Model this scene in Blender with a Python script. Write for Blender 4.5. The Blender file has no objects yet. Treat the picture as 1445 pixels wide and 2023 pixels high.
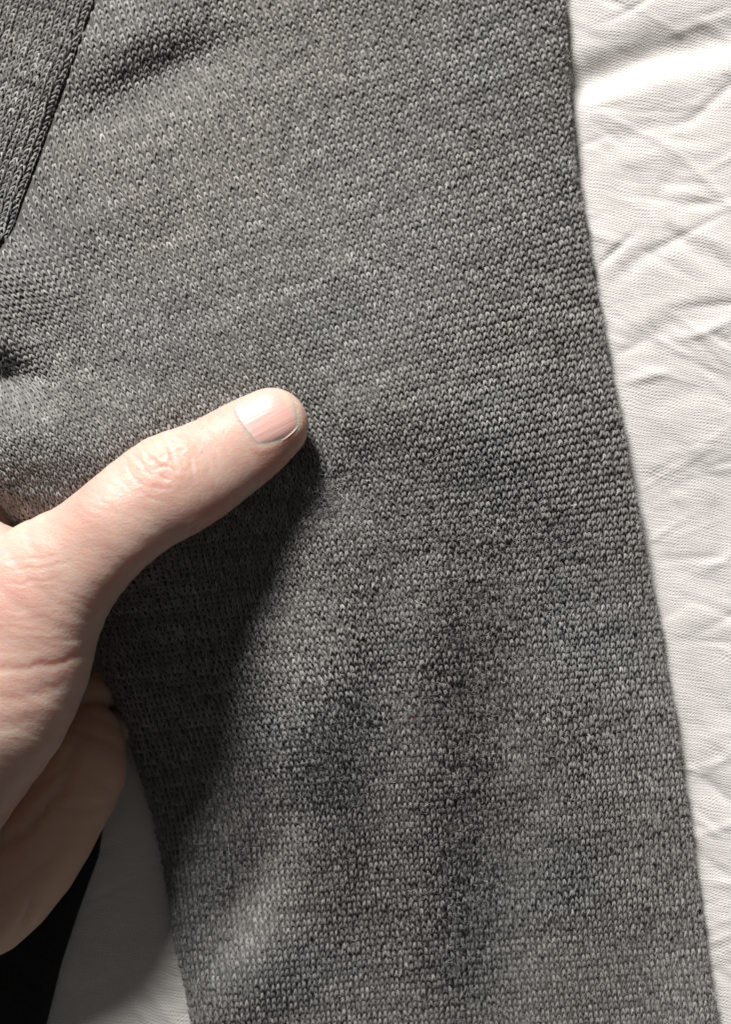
import bpy, math, random
import numpy as np
from mathutils import Vector
from mathutils.bvhtree import BVHTree

random.seed(7)
rng = np.random.default_rng(7)
S = bpy.context.scene
COL = S.collection

# ---------------------------------------------------------------- camera, world, lamps, exposure
H = 0.42                    # camera height over the mattress, metres
PX = 0.000125               # one photo pixel on the reference plane (z = 20 mm)
cam_d = bpy.data.cameras.new('camera')
cam = bpy.data.objects.new('camera', cam_d)
COL.objects.link(cam)
cam.location = (0, 0, H)
cam_d.sensor_fit = 'VERTICAL'
cam_d.sensor_height = 36.0
cam_d.lens = 18.0 / (1011.5 * PX / 0.40)
cam_d.clip_start = 0.01
cam_d.clip_end = 20.0
cam_d.dof.use_dof = True
cam_d.dof.focus_distance = 0.386
cam_d.dof.aperture_fstop = 12.0
S.camera = cam

W = bpy.data.worlds.new('World')
S.world = W
W.use_nodes = True
bg = W.node_tree.nodes['Background']
bg.inputs[0].default_value = (1.0, 0.97, 0.91, 1)
bg.inputs[1].default_value = 0.075

AZ, EL = math.radians(-20), math.radians(34)      # light comes from the top of the picture, a little to the left
ldir = Vector((math.sin(AZ) * math.cos(EL), math.cos(AZ) * math.cos(EL), math.sin(EL)))
ld = bpy.data.lights.new('window_light', 'AREA')
ld.shape = 'DISK'
ld.size = 0.55
ld.energy = 124.0
ld.color = (1.0, 0.965, 0.92)
lo = bpy.data.objects.new('window_light', ld)
COL.objects.link(lo)
lo.location = ldir * 2.4
lo.rotation_euler = (-ldir).to_track_quat('-Z', 'Y').to_euler()

S.view_settings.view_transform = 'Standard'
S.view_settings.look = 'None'
S.view_settings.exposure = 0.0
S.view_settings.gamma = 1.0


def at(px, py, z):
    """world xy (arrays allowed) of photo pixel (px, py) at height z (metres)"""
    k = PX * (H - z) / 0.40
    return (px - 722.5) * k, -(py - 1011.5) * k


# ---------------------------------------------------------------- noise helpers (numpy)
class VNoise:
    def __init__(self, seed):
        self.t = np.random.default_rng(seed).random((256, 256)) * 2 - 1

    def __call__(self, x, y):
        xi = np.floor(x).astype(int); yi = np.floor(y).astype(int)
        fx = x - xi; fy = y - yi
        fx = fx * fx * (3 - 2 * fx); fy = fy * fy * (3 - 2 * fy)
        a = self.t[xi % 256, yi % 256]; b = self.t[(xi + 1) % 256, yi % 256]
        c = self.t[xi % 256, (yi + 1) % 256]; d = self.t[(xi + 1) % 256, (yi + 1) % 256]
        return (a * (1 - fx) + b * fx) * (1 - fy) + (c * (1 - fx) + d * fx) * fy


N1, N2, N3, N4, N5 = [VNoise(k) for k in (11, 12, 13, 14, 15)]


def sstep(a, b, x):
    t = np.clip((x - a) / (b - a), 0, 1)
    return t * t * (3 - 2 * t)


def polydist(x, y, pts):
    """distance to a polyline and the fraction along it"""
    best = np.full(np.shape(x), 1e9); fr = np.zeros(np.shape(x))
    n = len(pts) - 1
    for k in range(n):
        ax, ay = pts[k][:2]; bx, by = pts[k + 1][:2]
        dx, dy = bx - ax, by - ay
        t = np.clip(((x - ax) * dx + (y - ay) * dy) / (dx * dx + dy * dy + 1e-9), 0, 1)
        d = np.hypot(x - ax - t * dx, y - ay - t * dy)
        m = d < best
        best = np.where(m, d, best); fr = np.where(m, (k + t) / n, fr)
    return best, fr


# ---------------------------------------------------------------- mesh helpers
def mesh_obj(name, verts, faces, mat, parent=None, smooth=True):
    """faces: (n,4) or (n,3) int array"""
    me = bpy.data.meshes.new(name)
    verts = np.asarray(verts, dtype=np.float32); faces = np.asarray(faces, dtype=np.int32)
    k = faces.shape[1]
    me.vertices.add(len(verts)); me.vertices.foreach_set('co', verts.ravel())
    me.loops.add(faces.size); me.loops.foreach_set('vertex_index', faces.ravel())
    me.polygons.add(len(faces))
    me.polygons.foreach_set('loop_start', np.arange(0, faces.size, k, dtype=np.int32))
    me.polygons.foreach_set('loop_total', np.full(len(faces), k, dtype=np.int32))
    me.update(calc_edges=True)
    if smooth:
        me.polygons.foreach_set('use_smooth', np.ones(len(faces), dtype=bool))
    me.materials.append(mat)
    o = bpy.data.objects.new(name, me)
    COL.objects.link(o)
    if parent: o.parent = parent
    return o


def attr(o, name, data):
    a = o.data.attributes.new(name, 'FLOAT', 'POINT')
    a.data.foreach_set('value', np.asarray(data, dtype=np.float32))


def grid_faces(nu, nv):
    i = np.arange(nu - 1)[:, None] * nv + np.arange(nv - 1)[None, :]
    i = i.ravel()
    return np.stack([i, i + nv, i + nv + 1, i + 1], 1)


def empty(name, loc, label, cat):
    o = bpy.data.objects.new(name, None)
    COL.objects.link(o); o.location = loc
    o['label'] = label; o['category'] = cat
    o.empty_display_size = 0.01
    return o


def child(o, root):
    o.parent = root
    o.matrix_parent_inverse = root.matrix_basis.inverted()
    return o


# ---------------------------------------------------------------- materials
class NT:
    def __init__(self, name):
        self.m = bpy.data.materials.new(name); self.m.use_nodes = True
        self.t = self.m.node_tree; self.b = self.t.nodes['Principled BSDF']

    def n(self, typ, **kw):
        nd = self.t.nodes.new(typ)
        for k, v in kw.items():
            if k.startswith('i_'):
                nd.inputs[k[2:].replace('_', ' ')].default_value = v
            else:
                setattr(nd, k, v)
        return nd

    def l(self, a, b):
        self.t.links.new(a, b)

    def math(self, op, a, b=None, c=None):
        nd = self.n('ShaderNodeMath', operation=op)
        for k, v in enumerate((a, b, c)):
            if v is None: continue
            if hasattr(v, 'links') or hasattr(v, 'is_linked'): self.l(v, nd.inputs[k])
            else: nd.inputs[k].default_value = v
        return nd.outputs[0]


def mat_yarn():
    M = NT('heather grey wool yarn')
    a = M.n('ShaderNodeAttribute', attribute_name='tone')
    r = M.n('ShaderNodeAttribute', attribute_name='hue')
    g = M.n('ShaderNodeNewGeometry')
    nz = M.n('ShaderNodeTexNoise', i_Scale=5200.0, i_Detail=2.0, i_Roughness=0.6)
    M.l(g.outputs['Position'], nz.inputs['Vector'])
    v = M.math('MULTIPLY_ADD', nz.outputs['Fac'], 1.5, 0.25)
    v = M.math('MULTIPLY', v, a.outputs['Fac'])
    mx = M.n('ShaderNodeMix', data_type='RGBA')
    mx.inputs[6].default_value = (0.99, 1.0, 0.985, 1)
    mx.inputs[7].default_value = (1.06, 1.0, 0.95, 1)
    M.l(r.outputs['Fac'], mx.inputs[0])
    vm = M.n('ShaderNodeVectorMath', operation='SCALE')
    M.l(mx.outputs[2], vm.inputs[0]); M.l(v, vm.inputs['Scale'])
    M.l(vm.outputs[0], M.b.inputs['Base Color'])
    M.b.inputs['Roughness'].default_value = 0.62
    M.b.inputs['Specular IOR Level'].default_value = 0.28
    M.b.inputs['Sheen Weight'].default_value = 0.25
    M.b.inputs['Sheen Roughness'].default_value = 0.5
    bp = M.n('ShaderNodeBump', i_Strength=0.6, i_Distance=0.00012)
    M.l(nz.outputs['Fac'], bp.inputs['Height'])
    M.l(bp.outputs[0], M.b.inputs['Normal'])
    return M.m


def mat_plain(name, col, rough=0.85):
    M = NT(name)
    g = M.n('ShaderNodeNewGeometry')
    nz = M.n('ShaderNodeTexNoise', i_Scale=900.0, i_Detail=3.0)
    M.l(g.outputs['Position'], nz.inputs['Vector'])
    v = M.math('MULTIPLY_ADD', nz.outputs['Fac'], 1.0, 0.5)
    vm = M.n('ShaderNodeVectorMath', operation='SCALE')
    vm.inputs[0].default_value = col
    M.l(v, vm.inputs['Scale']); M.l(vm.outputs[0], M.b.inputs['Base Color'])
    M.b.inputs['Roughness'].default_value = rough
    M.b.inputs['Specular IOR Level'].default_value = 0.1
    return M.m


def mat_sheet():
    M = NT('white cotton weave')
    tc = M.n('ShaderNodeTexCoord')
    mp = M.n('ShaderNodeMapping')
    mp.inputs['Rotation'].default_value = (0, 0, math.radians(12))
    M.l(tc.outputs['Object'], mp.inputs['Vector'])
    dn = M.n('ShaderNodeTexNoise', i_Scale=120.0, i_Detail=4.0)
    M.l(mp.outputs[0], dn.inputs['Vector'])
    ds = M.n('ShaderNodeVectorMath', operation='SCALE'); ds.inputs['Scale'].default_value = 0.0030
    M.l(dn.outputs['Color'], ds.inputs[0])
    ad = M.n('ShaderNodeVectorMath', operation='ADD')
    M.l(mp.outputs[0], ad.inputs[0]); M.l(ds.outputs[0], ad.inputs[1])
    sp = M.n('ShaderNodeSeparateXYZ'); M.l(ad.outputs[0], sp.inputs[0])
    k = 2 * math.pi / 0.00088
    sx = M.math('SINE', M.math('MULTIPLY', sp.outputs[0], k))
    sy = M.math('SINE', M.math('MULTIPLY', sp.outputs[1], k * 1.12))
    weave = M.math('MULTIPLY', sx, sy)
    rows = M.math('MULTIPLY_ADD', sy, 0.5, weave)
    yn = M.n('ShaderNodeTexNoise', i_Scale=420.0, i_Detail=3.0)
    st = M.n('ShaderNodeMapping'); st.inputs['Scale'].default_value = (0.22, 1.8, 1)
    M.l(ad.outputs[0], st.inputs['Vector']); M.l(st.outputs[0], yn.inputs['Vector'])
    hgt = M.math('MULTIPLY_ADD', yn.outputs['Fac'], 2.2, rows)
    bp = M.n('ShaderNodeBump', i_Strength=0.75, i_Distance=0.00010)
    M.l(hgt, bp.inputs['Height']); M.l(bp.outputs[0], M.b.inputs['Normal'])
    v = M.math('MULTIPLY_ADD', rows, 0.022, 0.655)
    v = M.math('MULTIPLY_ADD', yn.outputs['Fac'], 0.10, M.math('SUBTRACT', v, 0.05))
    vm = M.n('ShaderNodeVectorMath', operation='SCALE')
    vm.inputs[0].default_value = (1.0, 0.972, 0.95)
    M.l(v, vm.inputs['Scale']); M.l(vm.outputs[0], M.b.inputs['Base Color'])
    M.b.inputs['Roughness'].default_value = 0.8
    M.b.inputs['Specular IOR Level'].default_value = 0.2
    return M.m


def mat_skin():
    M = NT('skin')
    tc = M.n('ShaderNodeTexCoord')
    n1 = M.n('ShaderNodeTexNoise', i_Scale=55.0, i_Detail=4.0, i_Roughness=0.6)
    n2 = M.n('ShaderNodeTexNoise', i_Scale=420.0, i_Detail=3.0)
    M.l(tc.outputs['Object'], n1.inputs['Vector']); M.l(tc.outputs['Object'], n2.inputs['Vector'])
    rd = M.n('ShaderNodeAttribute', attribute_name='blush_and_glow')
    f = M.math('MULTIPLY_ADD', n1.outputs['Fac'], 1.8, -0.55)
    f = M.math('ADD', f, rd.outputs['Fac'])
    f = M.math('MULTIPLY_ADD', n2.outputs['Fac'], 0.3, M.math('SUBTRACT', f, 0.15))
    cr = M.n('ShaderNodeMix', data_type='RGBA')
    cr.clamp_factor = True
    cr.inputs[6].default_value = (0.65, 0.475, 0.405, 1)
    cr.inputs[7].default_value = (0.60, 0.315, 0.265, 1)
    pw = M.n('ShaderNodeAttribute', attribute_name='palm')
    pm = M.n('ShaderNodeMix', data_type='RGBA')
    pm.inputs[7].default_value = (0.70, 0.47, 0.36, 1)
    M.l(pw.outputs['Fac'], pm.inputs[0])
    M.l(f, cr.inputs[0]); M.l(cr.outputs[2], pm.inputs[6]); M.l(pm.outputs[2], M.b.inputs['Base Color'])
    M.b.inputs['Subsurface Weight'].default_value = 1.0
    M.b.inputs['Subsurface Radius'].default_value = (1.0, 0.26, 0.10)
    M.b.inputs['Subsurface Scale'].default_value = 0.0065
    M.b.inputs['Roughness'].default_value = 0.46
    M.b.inputs['Specular IOR Level'].default_value = 0.45
    # skin texture: little lozenges stretched along the crease direction, and fine grain
    mp = M.n('ShaderNodeMapping')
    mp.inputs['Rotation'].default_value = (0, 0, math.radians(20))
    mp.inputs['Scale'].default_value = (620, 1250, 900)
    M.l(tc.outputs['Object'], mp.inputs['Vector'])
    vo = M.n('ShaderNodeTexVoronoi', feature='DISTANCE_TO_EDGE', i_Scale=1.0)
    dn = M.n('ShaderNodeTexNoise', i_Scale=0.6, i_Detail=2.0)
    M.l(mp.outputs[0], dn.inputs['Vector'])
    ad = M.n('ShaderNodeVectorMath', operation='ADD')
    M.l(mp.outputs[0], ad.inputs[0]); M.l(dn.outputs['Color'], ad.inputs[1])
    M.l(ad.outputs[0], vo.inputs['Vector'])
    vd = M.math('MINIMUM', vo.outputs['Distance'], 0.18)
    n3 = M.n('ShaderNodeTexNoise', i_Scale=1500.0, i_Detail=2.0)
    M.l(tc.outputs['Object'], n3.inputs['Vector'])
    hgt = M.math('MULTIPLY_ADD', vd, 3.0, n3.outputs['Fac'])
    bp = M.n('ShaderNodeBump', i_Strength=0.42, i_Distance=0.00014)
    M.l(hgt, bp.inputs['Height']); M.l(bp.outputs[0], M.b.inputs['Normal'])
    rr = M.math('MULTIPLY_ADD', n3.outputs['Fac'], 0.3, 0.33)
    M.l(rr, M.b.inputs['Roughness'])
    return M.m


def mat_nail():
    M = NT('fingernail')
    M.b.inputs['Subsurface Weight'].default_value = 0.5
    M.b.inputs['Subsurface Radius'].default_value = (1.0, 0.4, 0.3)
    M.b.inputs['Subsurface Scale'].default_value = 0.002
    M.b.inputs['Roughness'].default_value = 0.30
    M.b.inputs['Coat Weight'].default_value = 0.5
    M.b.inputs['Coat Roughness'].default_value = 0.16
    M.b.inputs['Specular IOR Level'].default_value = 0.5
    u = M.n('ShaderNodeAttribute', attribute_name='along')
    v = M.n('ShaderNodeAttribute', attribute_name='across')
    cx = M.n('ShaderNodeCombineXYZ')
    M.l(M.math('MULTIPLY', u.outputs['Fac'], 0.7), cx.inputs[0])
    M.l(M.math('MULTIPLY', v.outputs['Fac'], 11.0), cx.inputs[1])
    nz = M.n('ShaderNodeTexNoise', i_Scale=1.0, i_Detail=3.0)
    M.l(cx.outputs[0], nz.inputs['Vector'])
    rp = M.n('ShaderNodeValToRGB')
    e = rp.color_ramp.elements
    e[0].position = 0.0; e[0].color = (0.76, 0.60, 0.55, 1)
    e[1].position = 0.16; e[1].color = (0.76, 0.49, 0.45, 1)
    x = rp.color_ramp.elements.new(0.84); x.color = (0.74, 0.46, 0.41, 1)
    x = rp.color_ramp.elements.new(0.93); x.color = (0.72, 0.53, 0.44, 1)
    M.l(u.outputs['Fac'], rp.inputs['Fac'])
    M.l(rp.outputs[0], M.b.inputs['Base Color'])
    bp = M.n('ShaderNodeBump', i_Strength=0.5, i_Distance=0.0003)
    M.l(nz.outputs['Fac'], bp.inputs['Height']); M.l(bp.outputs[0], M.b.inputs['Normal'])
    return M.m


YARN = mat_yarn()
BACK = mat_plain('knit backing', (0.085, 0.084, 0.08))
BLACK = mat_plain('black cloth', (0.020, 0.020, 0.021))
SHEET = mat_sheet()
SKIN = mat_skin()
NAIL = mat_nail()

# ---------------------------------------------------------------- sweater: height field in photo pixels, heights in mm
RIGHT = np.array([(1108, -300), (1119, 0), (1127, 150), (1134, 250), (1149, 370), (1164, 460), (1183, 570), (1204, 690),
                  (1229, 810), (1253, 940), (1275, 1060), (1300, 1190), (1323, 1320), (1344, 1450), (1364, 1600),
                  (1384, 1750), (1399, 1860), (1413, 1950), (1420, 2023), (1432, 2400)], float)
LEFT = np.array([(-600, -300), (-600, 800), (-120, 900), (0, 985), (26, 1037), (70, 1090), (140, 1170), (183, 1261), (195, 1322),
                 (228, 1382), (252, 1444), (281, 1538), (303, 1607), (321, 1688), (334, 1770), (346, 1867), (366, 1941),
                 (379, 2014), (420, 2400)], float)


def right_edge(y): return np.interp(y, RIGHT[:, 1], RIGHT[:, 0]) - 7.0 + 1.2 * np.sin(y / 31.0) + 0.8 * np.sin(y / 13.0 + 1.0)
def left_edge(y): return np.interp(y, LEFT[:, 1], LEFT[:, 0])


RR = 27.0    # radius of the right rolled edge, px
RL = 70.0
# gentle bumps and hollows: cx, cy, radius along, radius across, angle (deg, clockwise from x), height mm
BUMPS = [
    (620, 760, 620, 420, 20, 2.0),
    (340, 140, 230, 66, -30, -5.0),       # wrinkle hollow at the top
    (300, 50, 230, 60, -30, 1.6),
    (480, 45, 190, 46, -18, 2.0),
    (250, 430, 260, 55, -25, 1.0),
    (655, 985, 90, 60, -30, -1.8),
    (575, 850, 75, 60, -30, -1.6),        # pressed in under the thumb tip
    (690, 830, 60, 26, 60, 1.2),        # hollow by the thumb tip
    (740, 800, 130, 70, 0, 1.0),
    (520, 1160, 150, 90, 60, -3.0),
    (980, 880, 260, 90, 25, 1.4),
    (1060, 1090, 260, 140, 40, -2.6),
    (840, 1180, 200, 60, 80, 1.6),
    (835, 1640, 480, 72, 88, 4.6),
    (990, 1700, 520, 76, 88, -5.2),
    (1120, 1760, 420, 70, 86, 1.6),
    (640, 1450, 240, 95, 100, 5.6),
    (1200, 1650, 380, 90, 80, 1.4),
    (1170, 1300, 260, 60, 80, -1.4),
    (0, 745, 80, 45, 10, -9.0),           # dark fold at the left border
    (20, 880, 150, 90, -20, 4.5),
    (220, 890, 150, 80, -35, 4.5),        # cloth bunched up against the thumb
    (310, 1010, 120, 90, -30, 3.0),
    (60, 560, 160, 60, 30, 2.0),
    (500, 1740, 230, 60, 115, -3.8),
    (450, 1940, 130, 90, 0, 2.5),
]
GX0, GY0, GS = -400.0, -300.0, 4.0
gx = np.arange(GX0, 1700, GS); gy = np.arange(GY0, 2440, GS)
GXX, GYY = np.meshgrid(gx, gy, indexing='ij')


CY = np.arange(-900.0, 3000.0, 10.0)
_k = np.exp(-(np.arange(-36, 37) / 16.0) ** 2); _k /= _k.sum()
CZ = np.convolve(np.pad(np.interp(CY, [-300, 0, 300, 600, 820, 1000, 1300, 1600, 2023, 2400], [2, 9, 21, 36, 42, 40.5, 33.5, 22.5, 4, 2]), 36, mode='edge'), _k, mode='valid')


def build_height(x, y):
    crest = np.interp(y, CY, CZ)
    h = crest.copy()
    # gentle fall to the right, so that the sleeve lies on the mattress there
    dr = np.maximum(right_edge(y) - x, 0)
    rightlow = np.interp(y, [-300, 0, 600, 900, 1300, 2023, 2400], [3.5, 3.5, 4.2, 5.5, 4.5, 3.6, 3.5])
    h = rightlow + (h - rightlow) * (1 - np.exp(-(dr / 250.0) ** 1.3))
    # left flank, lower sleeve: falls to the mattress over a wide slope
    dl = np.maximum(x - left_edge(y), 0)
    wid = np.interp(y, [900, 1100, 1300, 1600, 1800, 1950, 2100], [140, 280, 400, 430, 340, 180, 100])
    low = np.interp(y, [900, 1000, 1200, 1400, 1550, 1700, 2023], [33, 28, 18, 13, 8, 6, 5])
    k = sstep(0, 1, dl / wid)
    fl = sstep(970, 1110, y)
    h = h * (1 - fl) + fl * (low + (h - low) * k)
    for cx, cy, ra, rb, ang, hh in BUMPS:
        a = math.radians(ang); dx = x - cx; dy = y - cy
        u = (dx * math.cos(a) + dy * math.sin(a)) / ra; v = (-dx * math.sin(a) + dy * math.cos(a)) / rb
        h = h + hh * np.exp(-(u * u + v * v))
    h = h + (0.35 + 0.15 * sstep(850, 1200, y)) * N1(x / 85, y / 110) + (1.0 + 0.5 * sstep(850, 1200, y)) * N2(x / 200 + 7, y / 260) + 0.13 * N3(x / 34, y / 34)
    return h


HG = build_height(GXX, GYY)


def bilin(G, x, y):
    u = np.clip((x - GX0) / GS, 0, G.shape[0] - 1.001); v = np.clip((y - GY0) / GS, 0, G.shape[1] - 1.001)
    i = u.astype(int); j = v.astype(int); fu = u - i; fv = v - j
    return (G[i, j] * (1 - fu) + G[i + 1, j] * fu) * (1 - fv) + (G[i, j + 1] * (1 - fu) + G[i + 1, j + 1] * fu) * fv


def roll(s, R):
    """s: flat distance inside the flat border -> (inset, drop), both px"""
    th = s / R
    q = np.pi / 2
    inset = np.where(th >= q, s - q * R + R, np.where(th > 0, R * (1 - np.cos(th)), 0.25 * -s))
    inset = np.where(th <= 0, -s * 0.9, inset)
    drop = np.where(th >= q, 0, np.where(th > 0, R * (1 - np.sin(th)), R + 0.3 * -s))
    return inset, drop


def surf(xf, yf, lift=0.0, HH=None):
    """flat sweater coordinates (px) -> world xyz"""
    HH = HG if HH is None else HH
    xr = right_edge(yf)
    s = xr + 0.5708 * RR - xf
    ins, drop = roll(s, RR)
    x = xr - ins
    xl = left_edge(yf)
    sl = xf - (xl - 0.5708 * RL)
    insl, dropl = roll(sl, RL)
    left = xf < 0.5 * (xl + xr)
    x = np.where(left, xl + insl, x)
    drop = np.where(left, dropl, drop)
    R = np.where(left, RL, RR)
    h = bilin(HH, x, yf) + lift
    h = h - np.minimum(drop / R, 1.3) * np.minimum(h - 0.6, R * PX * 1000)
    z = h * 0.001
    X, Y = at(x, yf, z)
    return np.stack([X, Y, z], -1)


def surf_n(xf, yf, off, lift=0.0, HH=None):
    e = 3.0
    p = surf(xf, yf, lift, HH)
    a = surf(xf + e, yf, lift, HH) - p; b = surf(xf, yf - e, lift, HH) - p
    n = np.cross(a, b); n /= np.linalg.norm(n, axis=-1, keepdims=True) + 1e-12
    return p + n * np.asarray(off)[..., None], n


sweater = empty('sweater', (0.03, 0, 0), 'charcoal heather grey fine-knit wool sweater held by the thumb, laid on the white sheet', 'sweater')

# seam between the front panel (top left) and the sleeve
SEAM = [(196, -160), (192, 0), (168, 60), (145, 125), (118, 200), (95, 262), (72, 330), (45, 400), (28, 450), (0, 492), (-60, 560), (-200, 700)]
SEAM_Y = np.array([p[1] for p in SEAM], float); SEAM_X = np.array([p[0] for p in SEAM], float)


def seam_x(y): return np.interp(y, SEAM_Y, SEAM_X)


# --- yarn legs: a half tube bent over the fabric
def legs_mesh(name, xs, ys, ang, w, h, tone, parent, rad=0.215, arch=0.32, HH=None, lift=0.0, messy=0.0):
    """one knit stitch (two legs of two plies each, an inverted V) at each flat point; joined, too many to part one by one"""
    NR, NSd = 5, 4
    t = np.linspace(0, 1, NR)
    n = len(xs)
    w = np.broadcast_to(np.asarray(w, float), (n,)); h = np.broadcast_to(np.asarray(h, float), (n,))
    messy = np.broadcast_to(np.asarray(messy, float), (n,))
    V = []; T = []; Hh = []
    j1 = rng.normal(0, 1, (6, n)) * (1 + 0.6 * messy)
    w3_ = w[:, None, None]; h3_ = h[:, None, None]
    for side in (-1, 1):
        lt = np.exp(0.08 * rng.normal(0, 1, n))
        for ply in (0, 1):
            jj = rng.normal(0, 1, (4, n)) * (1 + 0.7 * messy)
            px_ = side * (0.03 + (0.385 - 0.075 * sstep(900, 1500, ys))[:, None] * t[None, :]) + (j1[0][:, None] * 0.045 + side * 0.06 * jj[0][:, None] * (t[None, :] - 0.5))
            py_ = (-0.72 + 1.32 * t)[None, :] + (j1[1 if side < 0 else 2] * 0.08)[:, None]
            pz_ = (arch * np.sin(np.pi * np.clip(t * 0.92 + 0.10, 0, 1)) ** 0.8)[None, :] * (1 + 0.22 * j1[3][:, None])
            L = np.hypot(0.40 * w, 1.32 * h); nx = (1.32 * h / L)[:, None, None]; ny = (-side * 0.40 * w / L)[:, None, None]
            # the plies twist round one another
            tw = (ply * np.pi + 0.5 + 2.2 * t + 0.5 * jj[1][:, None])[:, :, None] * 1.0
            ox = 0.105 * np.cos(tw); oz = 0.06 * np.sin(tw)
            r_ = rad * 0.62 * (0.55 + 0.45 * np.sin(np.pi * np.clip(t * 0.9 + 0.08, 0, 1)))[None, :] * (1 + 0.14 * jj[2][:, None])
            phi = np.linspace(-0.1 * np.pi, 1.1 * np.pi, NSd)
            off = np.cos(phi)[None, None, :] * r_[:, :, None] + ox
            cx = px_[:, :, None] * w3_ + nx * off * w3_
            cy = py_[:, :, None] * h3_ + ny * off * w3_
            cz = (pz_[:, :, None] + np.sin(phi)[None, None, :] * r_[:, :, None] + oz) * w3_
            ca, sa = np.cos(ang)[:, None, None], np.sin(ang)[:, None, None]
            fx = xs[:, None, None] + cx * ca + cy * sa
            fy = ys[:, None, None] - cx * sa + cy * ca
            P, _ = surf_n(fx, fy, cz * PX, lift, HH)
            V.append(P.reshape(n, -1, 3))
            tn = tone * lt * np.exp(0.15 * rng.normal(0, 1, n))
            streak = np.exp(0.12 * rng.normal(0, 1, (n, NR, NSd)))
            T.append((np.minimum(tn, tone * 1.7)[:, None, None] * streak).reshape(n, -1))
            Hh.append(np.repeat(np.clip(0.5 + 0.10 * rng.normal(0, 1, n) + 0.5 * N5(xs / 160, ys / 160), 0, 1)[:, None], NR * NSd, 1))
    V = np.concatenate(V).reshape(-1, 3); T = np.concatenate(T).ravel(); Hh = np.concatenate(Hh).ravel()
    f = grid_faces(NR, NSd)
    F = (f[None] + (np.arange(4 * n) * NR * NSd)[:, None, None]).reshape(-1, 4)
    o = mesh_obj(name, V, F, YARN, None)
    attr(o, 'tone', np.clip(T, 0.02, 0.6)); attr(o, 'hue', Hh)
    o['kind'] = 'stuff'
    if parent: child(o, parent)
    return o


def lean(b):               # lean of the wales from the vertical (radians)
    return np.radians(6.0 + 11.0 * (1 - sstep(550, 1250, b)))


def wale(b): return 13.5 - 2.1 * sstep(100, 1000, b) - 1.1 * sstep(950, 1650, b)      # wale spacing, px: drawn narrower down the sleeve
def course(b): return 11.4 + 1.2 * sstep(950, 1550, b)    # course spacing, px


bb = np.arange(-900, 3200, 2.0)
Xint = np.concatenate([[0], np.cumsum(np.tan(lean(bb[:-1])) * 2.0)])
Xint -= np.interp(1000, bb, Xint)
Jint = np.concatenate([[0], np.cumsum(2.0 / course(bb[:-1]))])


def lattice():
    ia = np.arange(-175, 100); jb = np.arange(0, int(Jint[-1]))
    A, B = np.meshgrid(ia, jb, indexing='ij')
    b = np.interp(B, Jint, bb)
    a = 1230 + A * wale(b)
    x = a + np.interp(b, bb, Xint)
    y = b - (a - 700) * np.tan(lean(b)) * 0.9
    return A, B, b, x, y


A, B, lb, lx, ly = lattice()
# cloth distortion: wales drawn towards the fold on the left, and slow wandering everywhere
def distort(x, y):
    g = np.exp(-(((x - 20) / 150) ** 2 + ((y - 560) / 120) ** 2))
    x2 = x + 38 * g * ((y - 560) / 120) + 7 * N1(x / 210 + 3, y / 260)
    y2 = y + 16 * g * ((x - 20) / 100) + 6 * N2(x / 240, y / 200 + 9)
    return x2, y2


lx2, ly2 = distort(lx, ly)
ang = np.arctan2(np.gradient(lx2, axis=1), np.gradient(ly2, axis=1))
jx = rng.normal(0, 0.5, lx.shape); jy = rng.normal(0, 0.45, lx.shape)
lx2 += jx; ly2 += jy
keep = (ly2 > -110) & (ly2 < 2140) & (lx2 > -170) & (lx2 < right_edge(ly2) + 0.57 * RR + 2) \
    & (lx2 > left_edge(ly2) - 0.57 * RL - 6) & (lx2 > seam_x(ly2) + 5)
# yarn tone: the heather runs along the courses
mess = np.clip(0.5 + 1.2 * N4(lx2 / 110, ly2 / 110), 0, 1) * sstep(850, 1250, ly2)
tn = 0.195 * np.exp(0.22 * N3(A / 9.0 + B * 17.3, B * 0.9) + 0.16 * N4(A / 2.2 + B * 5.1, B * 0.77) + 0.05 * N5(A / 30., B / 22.)
                    + 0.08 * rng.normal(0, 1, A.shape))
tn = np.where(rng.random(A.shape) < 0.006, tn * 1.25, tn)

# backing cloth of the sleeve: closed shell down to the mattress
uu = np.linspace(0, 1, 210); vv = np.arange(-110, 2141, 9.0)
U, Vv = np.meshgrid(uu, vv, indexing='ij')
x0 = np.maximum(np.maximum(left_edge(Vv) - 0.57 * RL - 8, -172), seam_x(Vv) + 1); x1 = right_edge(Vv) + 0.57 * RR + 4
XF = x0 + (x1 - x0) * U
P, _ = surf_n(XF, Vv, 0.00012 - 0.00012 * sstep(200, 1300, Vv))
sleeve = mesh_obj('sleeve', P.reshape(-1, 3), grid_faces(len(uu), len(vv)), BACK)
child(sleeve, sweater)
bpy.context.view_layer.update()
legs_mesh('knit_stitches', lx2[keep], ly2[keep], ang[keep], wale(lb)[keep], course(lb)[keep], tn[keep], None, messy=mess[keep])
st = bpy.data.objects['knit_stitches']; st.parent = sleeve; st.matrix_parent_inverse = sleeve.matrix_world.inverted()

# --- front panel, top left, lying over the sleeve and dipping into the seam
HGP = HG + 1.7
sd = seam_x(GYY) - GXX                       # px left of the seam
HGP = HG + 0.7 - 1.9 * np.exp(-(np.maximum(sd, 0) / 16.0) ** 2)
vv = np.arange(-110, 690, 8.0); uu = np.linspace(0, 1, 60)
U, Vv = np.meshgrid(uu, vv, indexing='ij')
XF = -175 + (np.maximum(seam_x(Vv) + 3, -170) + 175) * U
Pp, _ = surf_n(XF, Vv, np.full(XF.shape, -0.00012), 0.0, HGP)
panel = mesh_obj('front_panel', Pp.reshape(-1, 3), grid_faces(len(uu), len(vv)), BACK)
child(panel, sweater)
panel['label'] = 'ribbed-looking knit front panel joined to the sleeve by a slanting seam'
ia = np.arange(-40, 40); jb = np.arange(-40, 90)
A2, B2 = np.meshgrid(ia, jb, indexing='ij')
ap = math.radians(-20)
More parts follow.
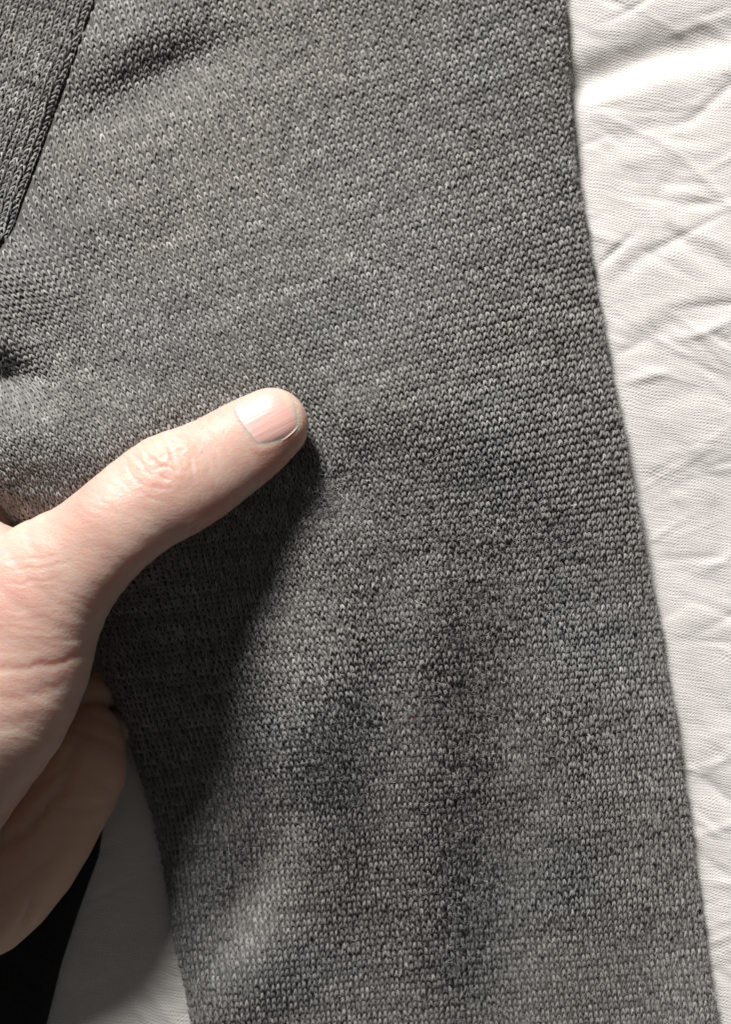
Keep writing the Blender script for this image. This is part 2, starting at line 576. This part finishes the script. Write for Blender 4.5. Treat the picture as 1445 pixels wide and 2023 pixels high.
a_ = A2 * 14.6; b_ = B2 * 11.0
px2 = 60 + a_ * math.cos(ap) + b_ * math.sin(ap); py2 = 200 - a_ * math.sin(ap) + b_ * math.cos(ap)
px2 = px2 + rng.normal(0, .5, px2.shape) + 4 * N1(px2 / 90, py2 / 90); py2 = py2 + rng.normal(0, .4, px2.shape)
k2 = (py2 > -105) & (py2 < 680) & (px2 > -170) & (px2 < seam_x(py2) - 3)
t2 = 0.185 * np.exp(0.30 * N3(A2 / 7.0 + B2 * 13.3, B2 * 0.9) + 0.18 * rng.normal(0, 1, A2.shape))
legs_mesh('knit_stitches', px2[k2], py2[k2], np.full(k2.sum(), ap), 14.6, 11.0, t2[k2], None, HH=HGP)
st = bpy.data.objects['knit_stitches.001']; st.parent = panel


# --- fuzz: loose fibres standing off the knit
def ribbons(name, starts, n, lens, width, curl, mat, NS=5, tone=0.25):
    """thin bent fibres"""
    V = []; k = len(starts)
    d = rng.normal(0, 1, (k, 3)); d[:, 2] = np.abs(d[:, 2]) * 0.6
    d = d + n * 0.35; d /= np.linalg.norm(d, axis=1, keepdims=True)
    pts = [starts]; cur = d
    for s in range(NS):
        cur = cur + rng.normal(0, curl, (k, 3)) - n * 0.12 * s * 0.5
        cur /= np.linalg.norm(cur, axis=1, keepdims=True)
        pts.append(pts[-1] + cur * (lens / NS)[:, None])
    pts = np.stack(pts, 1)                                  # k, NS+1, 3
    sidev = np.cross(np.gradient(pts, axis=1), np.array([0.1, 0.2, 1.0]))
    sidev /= np.linalg.norm(sidev, axis=2, keepdims=True) + 1e-9
    ww = np.linspace(1, 0.4, NS + 1)[None, :, None] * (width if np.isscalar(width) else width[:, None, None])
    V = np.stack([pts - sidev * ww, pts + sidev * ww], 2).reshape(-1, 3)
    f = grid_faces(NS + 1, 2)
    F = (f[None] + (np.arange(k) * (NS + 1) * 2)[:, None, None]).reshape(-1, 4)
    o = mesh_obj(name, V, F, mat)
    attr(o, 'tone', np.repeat(tone * np.exp(0.4 * rng.normal(0, 1, k)), (NS + 1) * 2)); attr(o, 'hue', np.full(len(V), .5))
    o['kind'] = 'stuff'
    return o


m = 90000
fx = rng.uniform(-100, 1460, m); fy = rng.uniform(-60, 2090, m)
dens = 0.10 + 0.55 * sstep(850, 1250, fy) * np.clip(0.5 + 1.3 * N4(fx / 90, fy / 90), 0, 1)
dens += 0.9 * np.exp(-(((fx - 660) / 60) ** 2 + ((fy - 1010) / 50) ** 2))
dens += 0.8 * np.exp(-(((fx - 716) / 18) ** 2 + ((fy - 782) / 12) ** 2))
dens += 0.5 * np.exp(-(((fx - 930) / 70) ** 2)) * sstep(900, 1100, fy)
dens += 0.5 * np.exp(-(((fx - 400) / 90) ** 2 + ((fy - 1700) / 180) ** 2))
ok = (rng.random(m) < dens * 1.3) & (fx < right_edge(fy) + 20) & (fx > left_edge(fy) - 20) & (fx > seam_x(fy))
fx, fy = fx[ok], fy[ok]
P0, n0 = surf_n(fx, fy, rng.uniform(0.0004, 0.0009, len(fx)))
fz = ribbons('wool_fuzz', P0, n0, rng.uniform(0.0008, 0.0036, len(fx)), 0.000020, 0.45, YARN, tone=0.24)
fz.parent = sleeve
ye_ = rng.uniform(-40, 2060, 900)
cs_ = [(655, 985, 45, 40, 420), (715, 783, 14, 10, 60), (350, 1130, 60, 40, 160), (410, 1690, 70, 140, 420), (940, 1450, 70, 260, 500),
       (1060, 1050, 70, 70, 260), (860, 960, 60, 60, 160)]
fx = np.concatenate([rng.normal(c[0], c[2], c[4]) for c in cs_] + [right_edge(ye_) + 10 - rng.uniform(0, 22, 900)]); fy = np.concatenate([rng.normal(c[1], c[3], c[4]) for c in cs_] + [ye_])
P0, n0 = surf_n(fx, fy, rng.uniform(0.0006, 0.0011, len(fx)))
fz = ribbons('loose_fibres', P0, n0, rng.uniform(0.0015, 0.0045, len(fx)), 0.000026, 0.6, YARN, NS=7, tone=0.34)
fz.parent = sleeve

# ---------------------------------------------------------------- bedsheet
SG = 2.6
sx = np.arange(-620, 2060, 5.0); sy = np.arange(-420, 2440, 5.0)
SX, SY = np.meshgrid(sx, sy, indexing='ij')
CREASES = [  # polyline px, height mm, width px
    ([(1060, 190), (1180, 150), (1300, 100), (1500, 60)], -9.5, 40),
    ([(1060, 240), (1200, 190), (1330, 150), (1500, 120)], 1.8, 34),
    ([(1330, 455), (1400, 500), (1470, 545)], -1.7, 16),
    ([(1300, 430), (1400, 470), (1480, 505)], 1.0, 16),
    ([(1215, 555), (1270, 510), (1340, 480)], -1.3, 15),
    ([(1245, 350), (1300, 380), (1350, 330)], -1.1, 18),
    ([(1230, 270), (1300, 240), (1400, 230)], -1.1, 18),
    ([(1200, 330), (1290, 300), (1420, 290)], 1.0, 20),
    ([(1240, 690), (1330, 640), (1450, 610)], -1.0, 20),
    ([(1225, 650), (1330, 600), (1450, 560)], 0.9, 20),
    ([(1290, 800), (1390, 770), (1470, 790)], -1.0, 24),
    ([(1310, 960), (1380, 930), (1460, 940)], -1.2, 22),
    ([(1300, 905), (1400, 880), (1460, 870)], 1.0, 24),
    ([(1420, 1010), (1440, 1080), (1470, 1130)], -2.2, 24),
    ([(1330, 1110), (1390, 1150), (1460, 1170)], -1.1, 22),
    ([(1340, 1230), (1400, 1220), (1470, 1250)], 1.0, 26),
    ([(1360, 1330), (1410, 1390), (1460, 1420)], -1.4, 24),
    ([(1380, 1540), (1420, 1560), (1470, 1600)], -1.6, 24),
    ([(1370, 1480), (1420, 1470), (1470, 1500)], 1.1, 26),
    ([(1400, 1700), (1430, 1760), (1470, 1800)], -1.2, 24),
    ([(120, 1960), (220, 1900), (340, 1880)], 1.4, 34),
    ([(150, 2040), (260, 1980), (360, 1970)], -1.2, 24),
]
hs = 1.2 * N3(SX / 330, SY / 260) + 0.25 * N1((SX + SY) / 150, (SY - SX) / 90)
crng = np.random.default_rng(21)
for k in range(480):
    right = k < 400
    cx = crng.uniform(1080, 1560) if right else crng.uniform(60, 420)
    cy = crng.uniform(-80, 2150) if right else crng.uniform(1650, 2150)
    an = math.radians(crng.choice([crng.normal(35, 16), crng.normal(-18, 12)], p=[0.6, 0.4]))
    L = crng.uniform(50, 240); wd = crng.uniform(4, 11); hh = crng.normal(0, 0.030) * wd + 0.0
    bend = crng.normal(0, 0.10) * L
    msk = (np.abs(SX - cx) < L + 3 * wd) & (np.abs(SY - cy) < L + 3 * wd)
    xx_, yy_ = SX[msk] - cx, SY[msk] - cy
    u = xx_ * math.cos(an) + yy_ * math.sin(an); v = -xx_ * math.sin(an) + yy_ * math.cos(an) - bend * (u / L) ** 2
    hs[msk] += hh * np.exp(-(v / wd) ** 2) * np.exp(-(u / (0.5 * L)) ** 2)
for pl, hh, wd in CREASES:
    d, fr = polydist(SX, SY, pl)
    hs = hs + 0.35 * hh * np.exp(-(d / wd) ** 2) * np.sin(np.pi * np.clip(fr * 0.8 + 0.1, 0, 1)) ** 0.5
under = sstep(60, -30, SX - right_edge(SY)) * sstep(-40, 60, SX - left_edge(SY))
hs = hs * (1 - 0.75 * under) - 1.2 * under
z = (hs - 1.2) * 0.001
Xs, Ys = (SX - 722.5) * PX * 1.05, -(SY - 1011.5) * PX * 1.05
sheet = mesh_obj('bedsheet', np.stack([Xs, Ys, z], -1).reshape(-1, 3), grid_faces(len(sx), len(sy))[:, ::-1], SHEET)
sheet['label'] = 'crumpled white cotton bedsheet under the grey sweater'
sheet['category'] = 'bedsheet'

# ---------------------------------------------------------------- dark garment lying at the bottom left
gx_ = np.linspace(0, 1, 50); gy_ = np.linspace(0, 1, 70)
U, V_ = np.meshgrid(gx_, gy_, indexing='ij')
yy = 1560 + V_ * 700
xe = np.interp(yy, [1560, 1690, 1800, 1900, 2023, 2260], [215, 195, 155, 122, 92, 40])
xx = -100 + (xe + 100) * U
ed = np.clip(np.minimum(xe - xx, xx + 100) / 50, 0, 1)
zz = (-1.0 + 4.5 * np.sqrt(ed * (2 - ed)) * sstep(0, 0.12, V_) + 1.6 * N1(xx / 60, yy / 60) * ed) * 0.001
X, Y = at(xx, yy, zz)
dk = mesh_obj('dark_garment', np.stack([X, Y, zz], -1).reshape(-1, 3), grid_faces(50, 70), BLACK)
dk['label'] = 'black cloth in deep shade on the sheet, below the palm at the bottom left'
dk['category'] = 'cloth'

# ---------------------------------------------------------------- hand: implicit surface polygonised with surface nets
VX = 0.00045


def w3(px, py, zmm):
    z = zmm * 0.001
    x, y = at(px, py, z)
    return (x, y, z)


def limb(pts):
    """(px, py, z mm, radius px) -> world segments"""
    P = np.array(pts, float); fine = []
    for k in range(len(P) - 1):                       # Catmull-Rom through the stations, so that outlines stay round
        p0, p1, p2, p3 = P[max(k - 1, 0)], P[k], P[k + 1], P[min(k + 2, len(P) - 1)]
        for t in (0.0, 0.5):
            fine.append(0.5 * (2 * p1 + (p2 - p0) * t + (2 * p0 - 5 * p1 + 4 * p2 - p3) * t * t + (3 * p1 - p0 - 3 * p2 + p3) * t ** 3))
    fine.append(P[-1])
    out = []
    for px, py, zm, r in fine:
        out.append((*w3(px, py, zm), r * PX * (H - zm * 0.001) / 0.40))
    return out


THUMB = limb([(536, 840, 46.7, 74), (505, 862, 46.8, 82), (478, 880, 47.1, 87), (434, 909, 48.1, 92), (385, 938, 49.5, 100), (335, 962, 51.0, 106), (281, 996, 51.5, 102), (222, 1044, 52.5, 100), (163, 1096, 50.5, 108), (100, 1150, 48.5, 130), (40, 1225, 47, 158), (15, 1300, 46, 165), (-30, 1385, 45.5, 172), (-100, 1460, 41.5, 185), (-190, 1560, 37, 200)])
WEB = limb([(385, 938, 45, 86), (281, 998, 44, 90), (200, 1062, 42, 90), (130, 1130, 39, 100), (90, 1180, 38, 104), (60, 1260, 35, 118), (10, 1350, 32, 128), (-60, 1430, 28, 130), (-120, 1300, 30, 150), (-60, 1120, 36, 90), (-10, 1110, 38, 76)])
PALM = limb([(-190, 1560, 24, 190), (-120, 1740, 18, 150), (-40, 1782, 16, 112), (45, 1690, 15, 112), (110, 1585, 13.5, 106),
             (152, 1520, 12, 98), (180, 1450, 9, 60)])
RING = limb([(-60, 1420, 15, 120), (60, 1330, 12, 90), (120, 1380, 6, 50), (220, 1360, 3.5, 34), (330, 1350, 4.5, 38), (420, 1340, 4.5, 36)])
MIDDLE = limb([(-60, 1300, 15, 120), (80, 1250, 9, 60), (220, 1230, 5.5, 44), (380, 1220, 5.5, 42), (480, 1200, 5, 40)])
INDEX = limb([(-130, 1230, 18, 130), (-70, 1080, 24, 92), (20, 1040, 21, 60), (140, 1030, 14, 54), (260, 1030, 12, 52), (400, 1010, 12, 50)])
LITTLE = limb([(140, 1500, 6, 60), (240, 1430, 3.2, 32), (350, 1450, 4.2, 34)])


def sd_limb(X, Y, Z, segs, flat=1.0):
    d = np.full(X.shape, 1e3, dtype=np.float32)
    for a, b in zip(segs[:-1], segs[1:]):
        ab = np.array(b[:3]) - np.array(a[:3]); L2 = float(ab @ ab)
        t = ((X - a[0]) * ab[0] + (Y - a[1]) * ab[1] + (Z - a[2]) * ab[2]) / L2
        t = np.clip(t, 0, 1)
        dz = (Z - a[2] - t * ab[2]) / flat
        q = np.sqrt((X - a[0] - t * ab[0]) ** 2 + (Y - a[1] - t * ab[1]) ** 2 + dz * dz) - (a[3] + t * (b[3] - a[3]))
        d = np.minimum(d, q)
    return d


def smin(a, b, k):
    h = np.clip(0.5 + 0.5 * (b - a) / k, 0, 1)
    return b * (1 - h) + a * h - k * h * (1 - h)


def surface_nets(F, org, h):
    ins = F < 0
    nx, ny, nz = F.shape
    c = [ins[i:nx - 1 + i, j:ny - 1 + j, k:nz - 1 + k] for i in (0, 1) for j in (0, 1) for k in (0, 1)]
    s = np.zeros(c[0].shape, np.int8)
    for q in c: s += q
    act = (s > 0) & (s < 8)
    I, J, K = np.nonzero(act)
    idx = np.full(act.shape, -1, np.int32); idx[I, J, K] = np.arange(len(I))
    corners = [(i, j, k) for i in (0, 1) for j in (0, 1) for k in (0, 1)]
    f = {q: F[I + q[0], J + q[1], K + q[2]] for q in corners}
    acc = np.zeros((len(I), 3)); cnt = np.zeros(len(I))
    for a in corners:
        for ax in range(3):
            if a[ax]: continue
            b = list(a); b[ax] = 1; b = tuple(b)
            m = (f[a] < 0) != (f[b] < 0)
            t = np.where(m, f[a] / np.where(m, f[a] - f[b], 1), 0)
            p = np.tile(np.array(a, float), (len(I), 1)); p[:, ax] = t
            acc += p * m[:, None]; cnt += m
    V = (np.stack([I, J, K], 1) + acc / cnt[:, None]) * h + np.array(org)
    faces = []
    for ax in range(3):
        sl0 = [slice(1, -1)] * 3; sl1 = [slice(1, -1)] * 3
        sl0[ax] = slice(0, -1); sl1[ax] = slice(1, None)
        A_ = ins[tuple(sl0)]; B_ = ins[tuple(sl1)]
        m = A_ != B_
        P_ = np.array(np.nonzero(m)).T
        P_ += np.array([0 if q == ax else 1 for q in range(3)])
        u, v = [q for q in range(3) if q != ax]
        def cell(du, dv):
            Q = P_.copy(); Q[:, u] -= du; Q[:, v] -= dv
            return idx[Q[:, 0], Q[:, 1], Q[:, 2]]
        q4 = np.stack([cell(1, 1), cell(0, 1), cell(0, 0), cell(1, 0)], 1)
        flip = A_[m]
        if ax == 1: flip = ~flip
        q4[~flip] = q4[~flip][:, ::-1]
        faces.append(q4)
    return V, np.concatenate(faces)


x_lo, y_hi = at(-235, 700, 0.036); x_hi, y_lo = at(625, 2010, 0.0)
y_lo = at(0, 1960, 0.02)[1]
xa = np.arange(x_lo, x_hi, VX, dtype=np.float32); ya = np.arange(y_lo, y_hi, VX, dtype=np.float32); za = np.arange(-0.004, 0.0785, VX, dtype=np.float32)
Z3 = za[None, None, :]; X3 = xa[:, None, None]; Y3 = ya[None, :, None]
XX = np.broadcast_to(X3, (len(xa), len(ya), len(za))); YY = np.broadcast_to(Y3, XX.shape); ZZ = np.broadcast_to(Z3, XX.shape)
D = sd_limb(XX, YY, ZZ, THUMB, 0.70)
for L, k in ((WEB, 0.003), (PALM, 0.006), (RING, 0.0015), (MIDDLE, 0.0015), (INDEX, 0.002), (LITTLE, 0.001)):
    D = smin(D, sd_limb(XX, YY, ZZ, L, 0.9), k)
D = np.maximum(D, -(XX - (x_lo + 3 * VX)))                    # the wrist end, out of the picture
V, Fq = surface_nets(D, (x_lo, y_lo, -0.004), VX)
del D, XX, YY, ZZ


def adjacency_smooth(V, F, it=6, lam=0.5):
    n = len(V)
    e = np.concatenate([F[:, [0, 1]], F[:, [1, 2]], F[:, [2, 3]], F[:, [3, 0]]])
    deg = np.bincount(e[:, 0], minlength=n) + np.bincount(e[:, 1], minlength=n)
    for k in range(it):
        for l in (lam, -lam * 1.03):
            acc = np.stack([np.bincount(e[:, 0], V[e[:, 1], q], n) + np.bincount(e[:, 1], V[e[:, 0], q], n) for q in range(3)], 1)
            V = V + l * (acc / np.maximum(deg, 1)[:, None] - V)
    return V


def vnormals(V, F):
    fn = np.cross(V[F[:, 2]] - V[F[:, 0]], V[F[:, 3]] - V[F[:, 1]])
    n = np.zeros_like(V)
    for k in range(4):
        for q in range(3):
            n[:, q] += np.bincount(F[:, k], fn[:, q], len(V))
    return n / (np.linalg.norm(n, axis=1, keepdims=True) + 1e-12)


V = adjacency_smooth(V, Fq, 14)
nrm = vnormals(V, Fq)


def to_px(V):
    k = PX * (H - V[:, 2]) / 0.40
    return V[:, 0] / k + 722.5, 1011.5 - V[:, 1] / k


# creases: traced lines over the knuckle, the base of the thumb and the palm (px), depth mm, width px
LINES = [
    ([(-40, 1690), (50, 1640), (110, 1575), (150, 1500)], .7, 12), ([(-60, 1810), (20, 1760), (90, 1700), (130, 1660)], .35, 12),
    ([(120, 1600), (170, 1600), (230, 1585)], .35, 9), ([(60, 1560), (120, 1520), (170, 1440)], .4, 10),
    ([(0, 1880), (50, 1810), (60, 1770)], .3, 9),
    ([(263, 885), (268, 905), (285, 928), (305, 942)], .30, 3.4), ([(280, 876), (290, 900), (312, 920), (330, 935)], .30, 3.2),
    ([(300, 868), (308, 890), (325, 905)], .22, 3), ([(318, 862), (330, 880), (345, 905), (350, 925)], .28, 3.2),
    ([(338, 862), (352, 880), (368, 900), (380, 925), (384, 950)], .24, 3.2), ([(300, 905), (325, 900), (350, 890), (370, 880)], .16, 2.6),
    ([(290, 930), (318, 922), (340, 925), (368, 932)], .22, 3), ([(276, 915), (300, 925), (322, 945), (346, 952)], .22, 3),
    ([(330, 870), (345, 868), (360, 872)], .15, 2.6), ([(315, 885), (340, 880), (358, 888)], .14, 2.4),
    ([(355, 895), (362, 915), (358, 935)], .14, 2.6), ([(245, 905), (252, 930), (275, 955), (300, 970)], .20, 3.4),
    ([(225, 930), (240, 955), (262, 975)], .14, 3.2), ([(285, 955), (310, 965), (340, 968)], .18, 3),
    ([(270, 968), (300, 985), (330, 990)], .12, 3), ([(395, 880), (408, 905), (412, 935)], .10, 3),
    ([(412, 868), (428, 895), (432, 925)], .09, 3), ([(430, 860), (448, 885), (454, 910)], .08, 3),
    ([(180, 965), (200, 990), (232, 1010)], .10, 3), ([(150, 995), (172, 1015), (205, 1030)], .10, 3),
    ([(0, 1108), (60, 1105), (120, 1098)], .09, 3), ([(0, 1128), (80, 1122), (150, 1108)], .09, 3), ([(0, 1155), (70, 1150), (130, 1140)], .09, 3),
    ([(-60, 1205), (20, 1208), (90, 1200), (160, 1190)], .14, 3.4), ([(-60, 1222), (40, 1226), (120, 1212)], .10, 3),
    ([(-60, 1240), (30, 1243), (100, 1246), (130, 1240)], .14, 3.2), ([(-60, 1262), (60, 1262), (140, 1266), (176, 1258)], .16, 3.4),
    ([(-60, 1285), (20, 1287), (90, 1290)], .10, 3),
    ([(-80, 1322), (0, 1321), (60, 1319), (110, 1314), (160, 1296), (184, 1262)], .6, 8), ([(-80, 1376), (20, 1382), (80, 1374), (130, 1350)], .45, 10),
    ([(-80, 1445), (0, 1440), (60, 1425)], .30, 10),
    ([(372, 1060), (380, 1046), (398, 1038)], .35, 5),
]
vx, vy = to_px(V)
up = np.clip(nrm[:, 2] * 2.0 + 0.3, 0, 1)
disp = np.zeros(len(V))
box = (vy < 1950)
bx_, by_ = vx[box], vy[box]
wob = 4.0 * N1(bx_ / 14, by_ / 14); wob2 = 4.0 * N2(bx_ / 14, by_ / 14)
dd = np.zeros(len(bx_))
for pl, dep, wd in LINES:
    d, fr = polydist(bx_ + wob, by_ + wob2, pl)
    prof = np.exp(-(d / wd) ** 2) - 0.35 * np.exp(-((d - 2.4 * wd) / (1.4 * wd)) ** 2)
    if 1190 < pl[0][1] < 1500: dep *= 0.33
    elif pl[0][1] < 1000: dep *= 0.72
    dd -= dep * prof * np.sin(np.pi * np.clip(fr * 0.9 + 0.05, 0, 1)) ** 0.6
disp[box] += dd
kn = np.exp(-(((vx - 325) / 75) ** 2 + ((vy - 915) / 60) ** 2))
disp += kn * (0.10 * N3(vx / 8, vy / 8) + 0.18 * N4(vx / 18, vy / 18)) * 0.8
# fine folds along the thumb base, running across it
ux = vx * 0.94 + vy * 0.25; uy = -vx * 0.3 + vy * 0.95
disp += 0.045 * N5(ux / 36, uy / 6.0) * sstep(430, 250, vx) + 0.05 * N2(vx / 30, vy / 30) + 0.35 * N1(vx / 90, vy / 90) * sstep(450, 200, vx)

# nail bed: flatten, and a fold round the nail
NAIL_PX = [(461, 806), (470, 797), (492, 783), (514, 772), (534, 766), (552, 768), (566, 777), (578, 792), (585, 808), (590, 826),
           (589, 842), (578, 855), (562, 866), (538, 878), (514, 884), (504, 878), (494, 861), (481, 842), (468, 823)]
NPX = np.array(NAIL_PX + [NAIL_PX[0]], float)


def inside_poly(x, y, P):
    c = np.zeros(np.shape(x), bool)
    for (x1, y1), (x2, y2) in zip(P[:-1], P[1:]):
        m = ((y1 > y) != (y2 > y)) & (x < (x2 - x1) * (y - y1) / (y2 - y1 + 1e-12) + x1)
        c ^= m
    return c


nb = (vx > 430) & (vy < 920) & (nrm[:, 2] > -0.1)
dN, frN = polydist(vx[nb], vy[nb], NPX)
inN = inside_poly(vx[nb], vy[nb], NPX)
sN = np.where(inN, -dN, dN)
topside = (vy[nb] < 800) & (vx[nb] < 520)
ridge = 0.10 * np.exp(-((sN - 7) / 5.5) ** 2) * np.where(vy[nb] - 0.0 < 795, 0.25, 1.0)
disp[nb] += ridge - 0.10 * sstep(1, -5, sN)
V = V + nrm * (disp * up * 0.001)[:, None]
# the pulp of the tip a little fuller
hand = empty('hand', (-0.09, -0.03, 0), 'bare left hand reaching in from the left, thumb pressing on the grey knit, fingers underneath', 'hand')
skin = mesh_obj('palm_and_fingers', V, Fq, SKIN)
child(skin, hand)
nn = vnormals(V, Fq)
bl = 0.5 * np.exp(-(((vx - 560) / 60) ** 2 + ((vy - 910) / 60) ** 2)) + 0.35 * kn - 0.1  # knuckle blush; thumb underside's warm shade glow is painted in as redder skin
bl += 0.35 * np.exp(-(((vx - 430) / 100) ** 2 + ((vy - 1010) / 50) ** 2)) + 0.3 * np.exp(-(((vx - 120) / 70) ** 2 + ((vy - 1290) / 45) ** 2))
attr(skin, 'blush_and_glow', bl)
attr(skin, 'palm', sstep(0.033, 0.022, V[:, 2]))  # lower skin lighter and warmer: palm tone with bounce light painted in

# nail: its own curved plate
bvh = BVHTree.FromPolygons([tuple(p) for p in V[nb].tolist()] and [tuple(p) for p in V.tolist()],
                           [tuple(f) for f in Fq[(np.isin(Fq, np.nonzero(nb)[0])).all(1)].tolist()])
NU, NV = 34, 30
ax = np.array([0.875, -0.485]); ay = np.array([0.485, 0.875]); c0 = np.array([527.0, 824.0])
Q = NPX[:-1] - c0; qa = Q @ ax; qb = Q @ ay
verts = []; al = []; ac = []
# radial grid: rings from the centre to the outline
NA = 72; NRg = 16
angs = np.linspace(0, 2 * np.pi, NA, endpoint=False)
dirs = np.stack([np.cos(angs), np.sin(angs)], 1)


def ray_out(d):
    best = 0
    for p, q in zip(NPX[:-1], NPX[1:]):
        e = q - p; M = np.array([[d[0], -e[0]], [d[1], -e[1]]])
        det = np.linalg.det(M)
        if abs(det) < 1e-9: continue
        t, s_ = np.linalg.solve(M, p - c0)
        if t > 0 and -1e-6 <= s_ <= 1 + 1e-6: best = max(best, t)
    return best


Rr = np.array([ray_out(d) for d in dirs])
Rr = (np.roll(Rr, 1) + Rr * 2 + np.roll(Rr, -1)) / 4
pts = [(c0[0], c0[1], 0.0)]
for r in range(1, NRg + 1):
    for k in range(NA):
        p = c0 + dirs[k] * Rr[k] * (r / NRg)
        pts.append((p[0], p[1], r / NRg))
pts = np.array(pts)
cam_o = Vector((0, 0, H))
zs = []
for p in pts:
    x, y = at(p[0], p[1], 0.02)
    dr = (Vector((x, y, 0.02)) - cam_o).normalized()
    hit = bvh.ray_cast(cam_o, dr)
    zs.append(hit[0].z if hit[0] is not None else 0.036)
zs = np.array(zs)
pa = (pts[:, :2] - c0) @ ax; pb = (pts[:, :2] - c0) @ ay
# smooth quadratic through the bed, blended with it
Am = np.stack([np.ones(len(pa)), pa, pb, pa * pb, pa ** 2, pb ** 2, pb ** 3, pa ** 3], 1)
wgt = (pts[:, 2] < 0.8)
co, *_ = np.linalg.lstsq(Am[wgt], zs[wgt], rcond=None)
zq = Am @ co + 0.00030
edge = pts[:, 2] ** 6
zq = zq - 0.00050 * edge
print('NAIL', [round(float(v), 7) for v in co], float(np.abs(zq[wgt]-zs[wgt]).max()))
X, Y = at(pts[:, 0], pts[:, 1], zq)
F3 = []
for k in range(NA): F3.append((0, 1 + k, 1 + (k + 1) % NA, 0))
F3 = [(0, 1 + (k + 1) % NA, 1 + k) for k in range(NA)]
for r in range(1, NRg):
    a0 = 1 + (r - 1) * NA; b0 = 1 + r * NA
    for k in range(NA):
        k1 = (k + 1) % NA
        F3.append((a0 + k, a0 + k1, b0 + k1)); F3.append((a0 + k, b0 + k1, b0 + k))
nail = mesh_obj('thumbnail', np.stack([X, Y, zq], -1), np.array(F3), NAIL)
attr(nail, 'along', (pa - pa.min()) / (pa.max() - pa.min())); attr(nail, 'across', (pb - pb.min()) / (pb.max() - pb.min()))
child(nail, hand)

# a speck of magenta lint caught on the sleeve
P1, n1 = surf_n(np.full(14, 818.0) + rng.normal(0, 2.0, 14), np.full(14, 1418.0) + rng.normal(0, 1.8, 14), np.full(14, 0.0009))
LINT = mat_plain('magenta lint', (0.16, 0.03, 0.09))
lint = ribbons('lint_speck', P1, n1, np.full(14, 0.0011), 0.00005, 0.5, LINT)
del lint['kind']
lint['label'] = 'tiny magenta lint speck stuck on the lower middle of the grey sleeve'
lint['category'] = 'lint'

# the pale flake of skin along the lower end of the nail
fl_pts = [(556, 871, 0.2), (563, 867, 0.6), (571, 861, 0.9), (579, 854, 0.8), (585, 847, 0.5), (588, 841, 0.2)]
ring = []
for k, (a, b, rad_) in enumerate(fl_pts):
    x, y = at(a, b, 0.05)
    dr = (Vector((x, y, 0.05)) - cam_o).normalized()
    hit = bvh.ray_cast(cam_o, dr)
    zc = (hit[0].z if hit[0] is not None else 0.052) + 0.00012
    nxt = fl_pts[min(k + 1, 5)]; prv = fl_pts[max(k - 1, 0)]
    dx, dy = nxt[0] - prv[0], nxt[1] - prv[1]; L = math.hypot(dx, dy)
    for q in range(6):
        th = q / 6 * 2 * math.pi
        cxp = a + (-dy / L) * math.cos(th) * rad_ * 1.5; cyp = b + (dx / L) * math.cos(th) * rad_ * 1.5
        zz_ = zc + math.sin(th) * rad_ * 0.00012
        X, Y = at(cxp, cyp, zz_)
        ring.append((X, Y, zz_))
ff = []
for k in range(5):
    for q in range(6):
        ff.append((k * 6 + q, k * 6 + (q + 1) % 6, (k + 1) * 6 + (q + 1) % 6, (k + 1) * 6 + q))
FLAKE = mat_plain('dry skin', (0.70, 0.55, 0.46), 0.5)
flake = mesh_obj('skin_flake', ring, np.array(ff), FLAKE)
child(flake, hand)
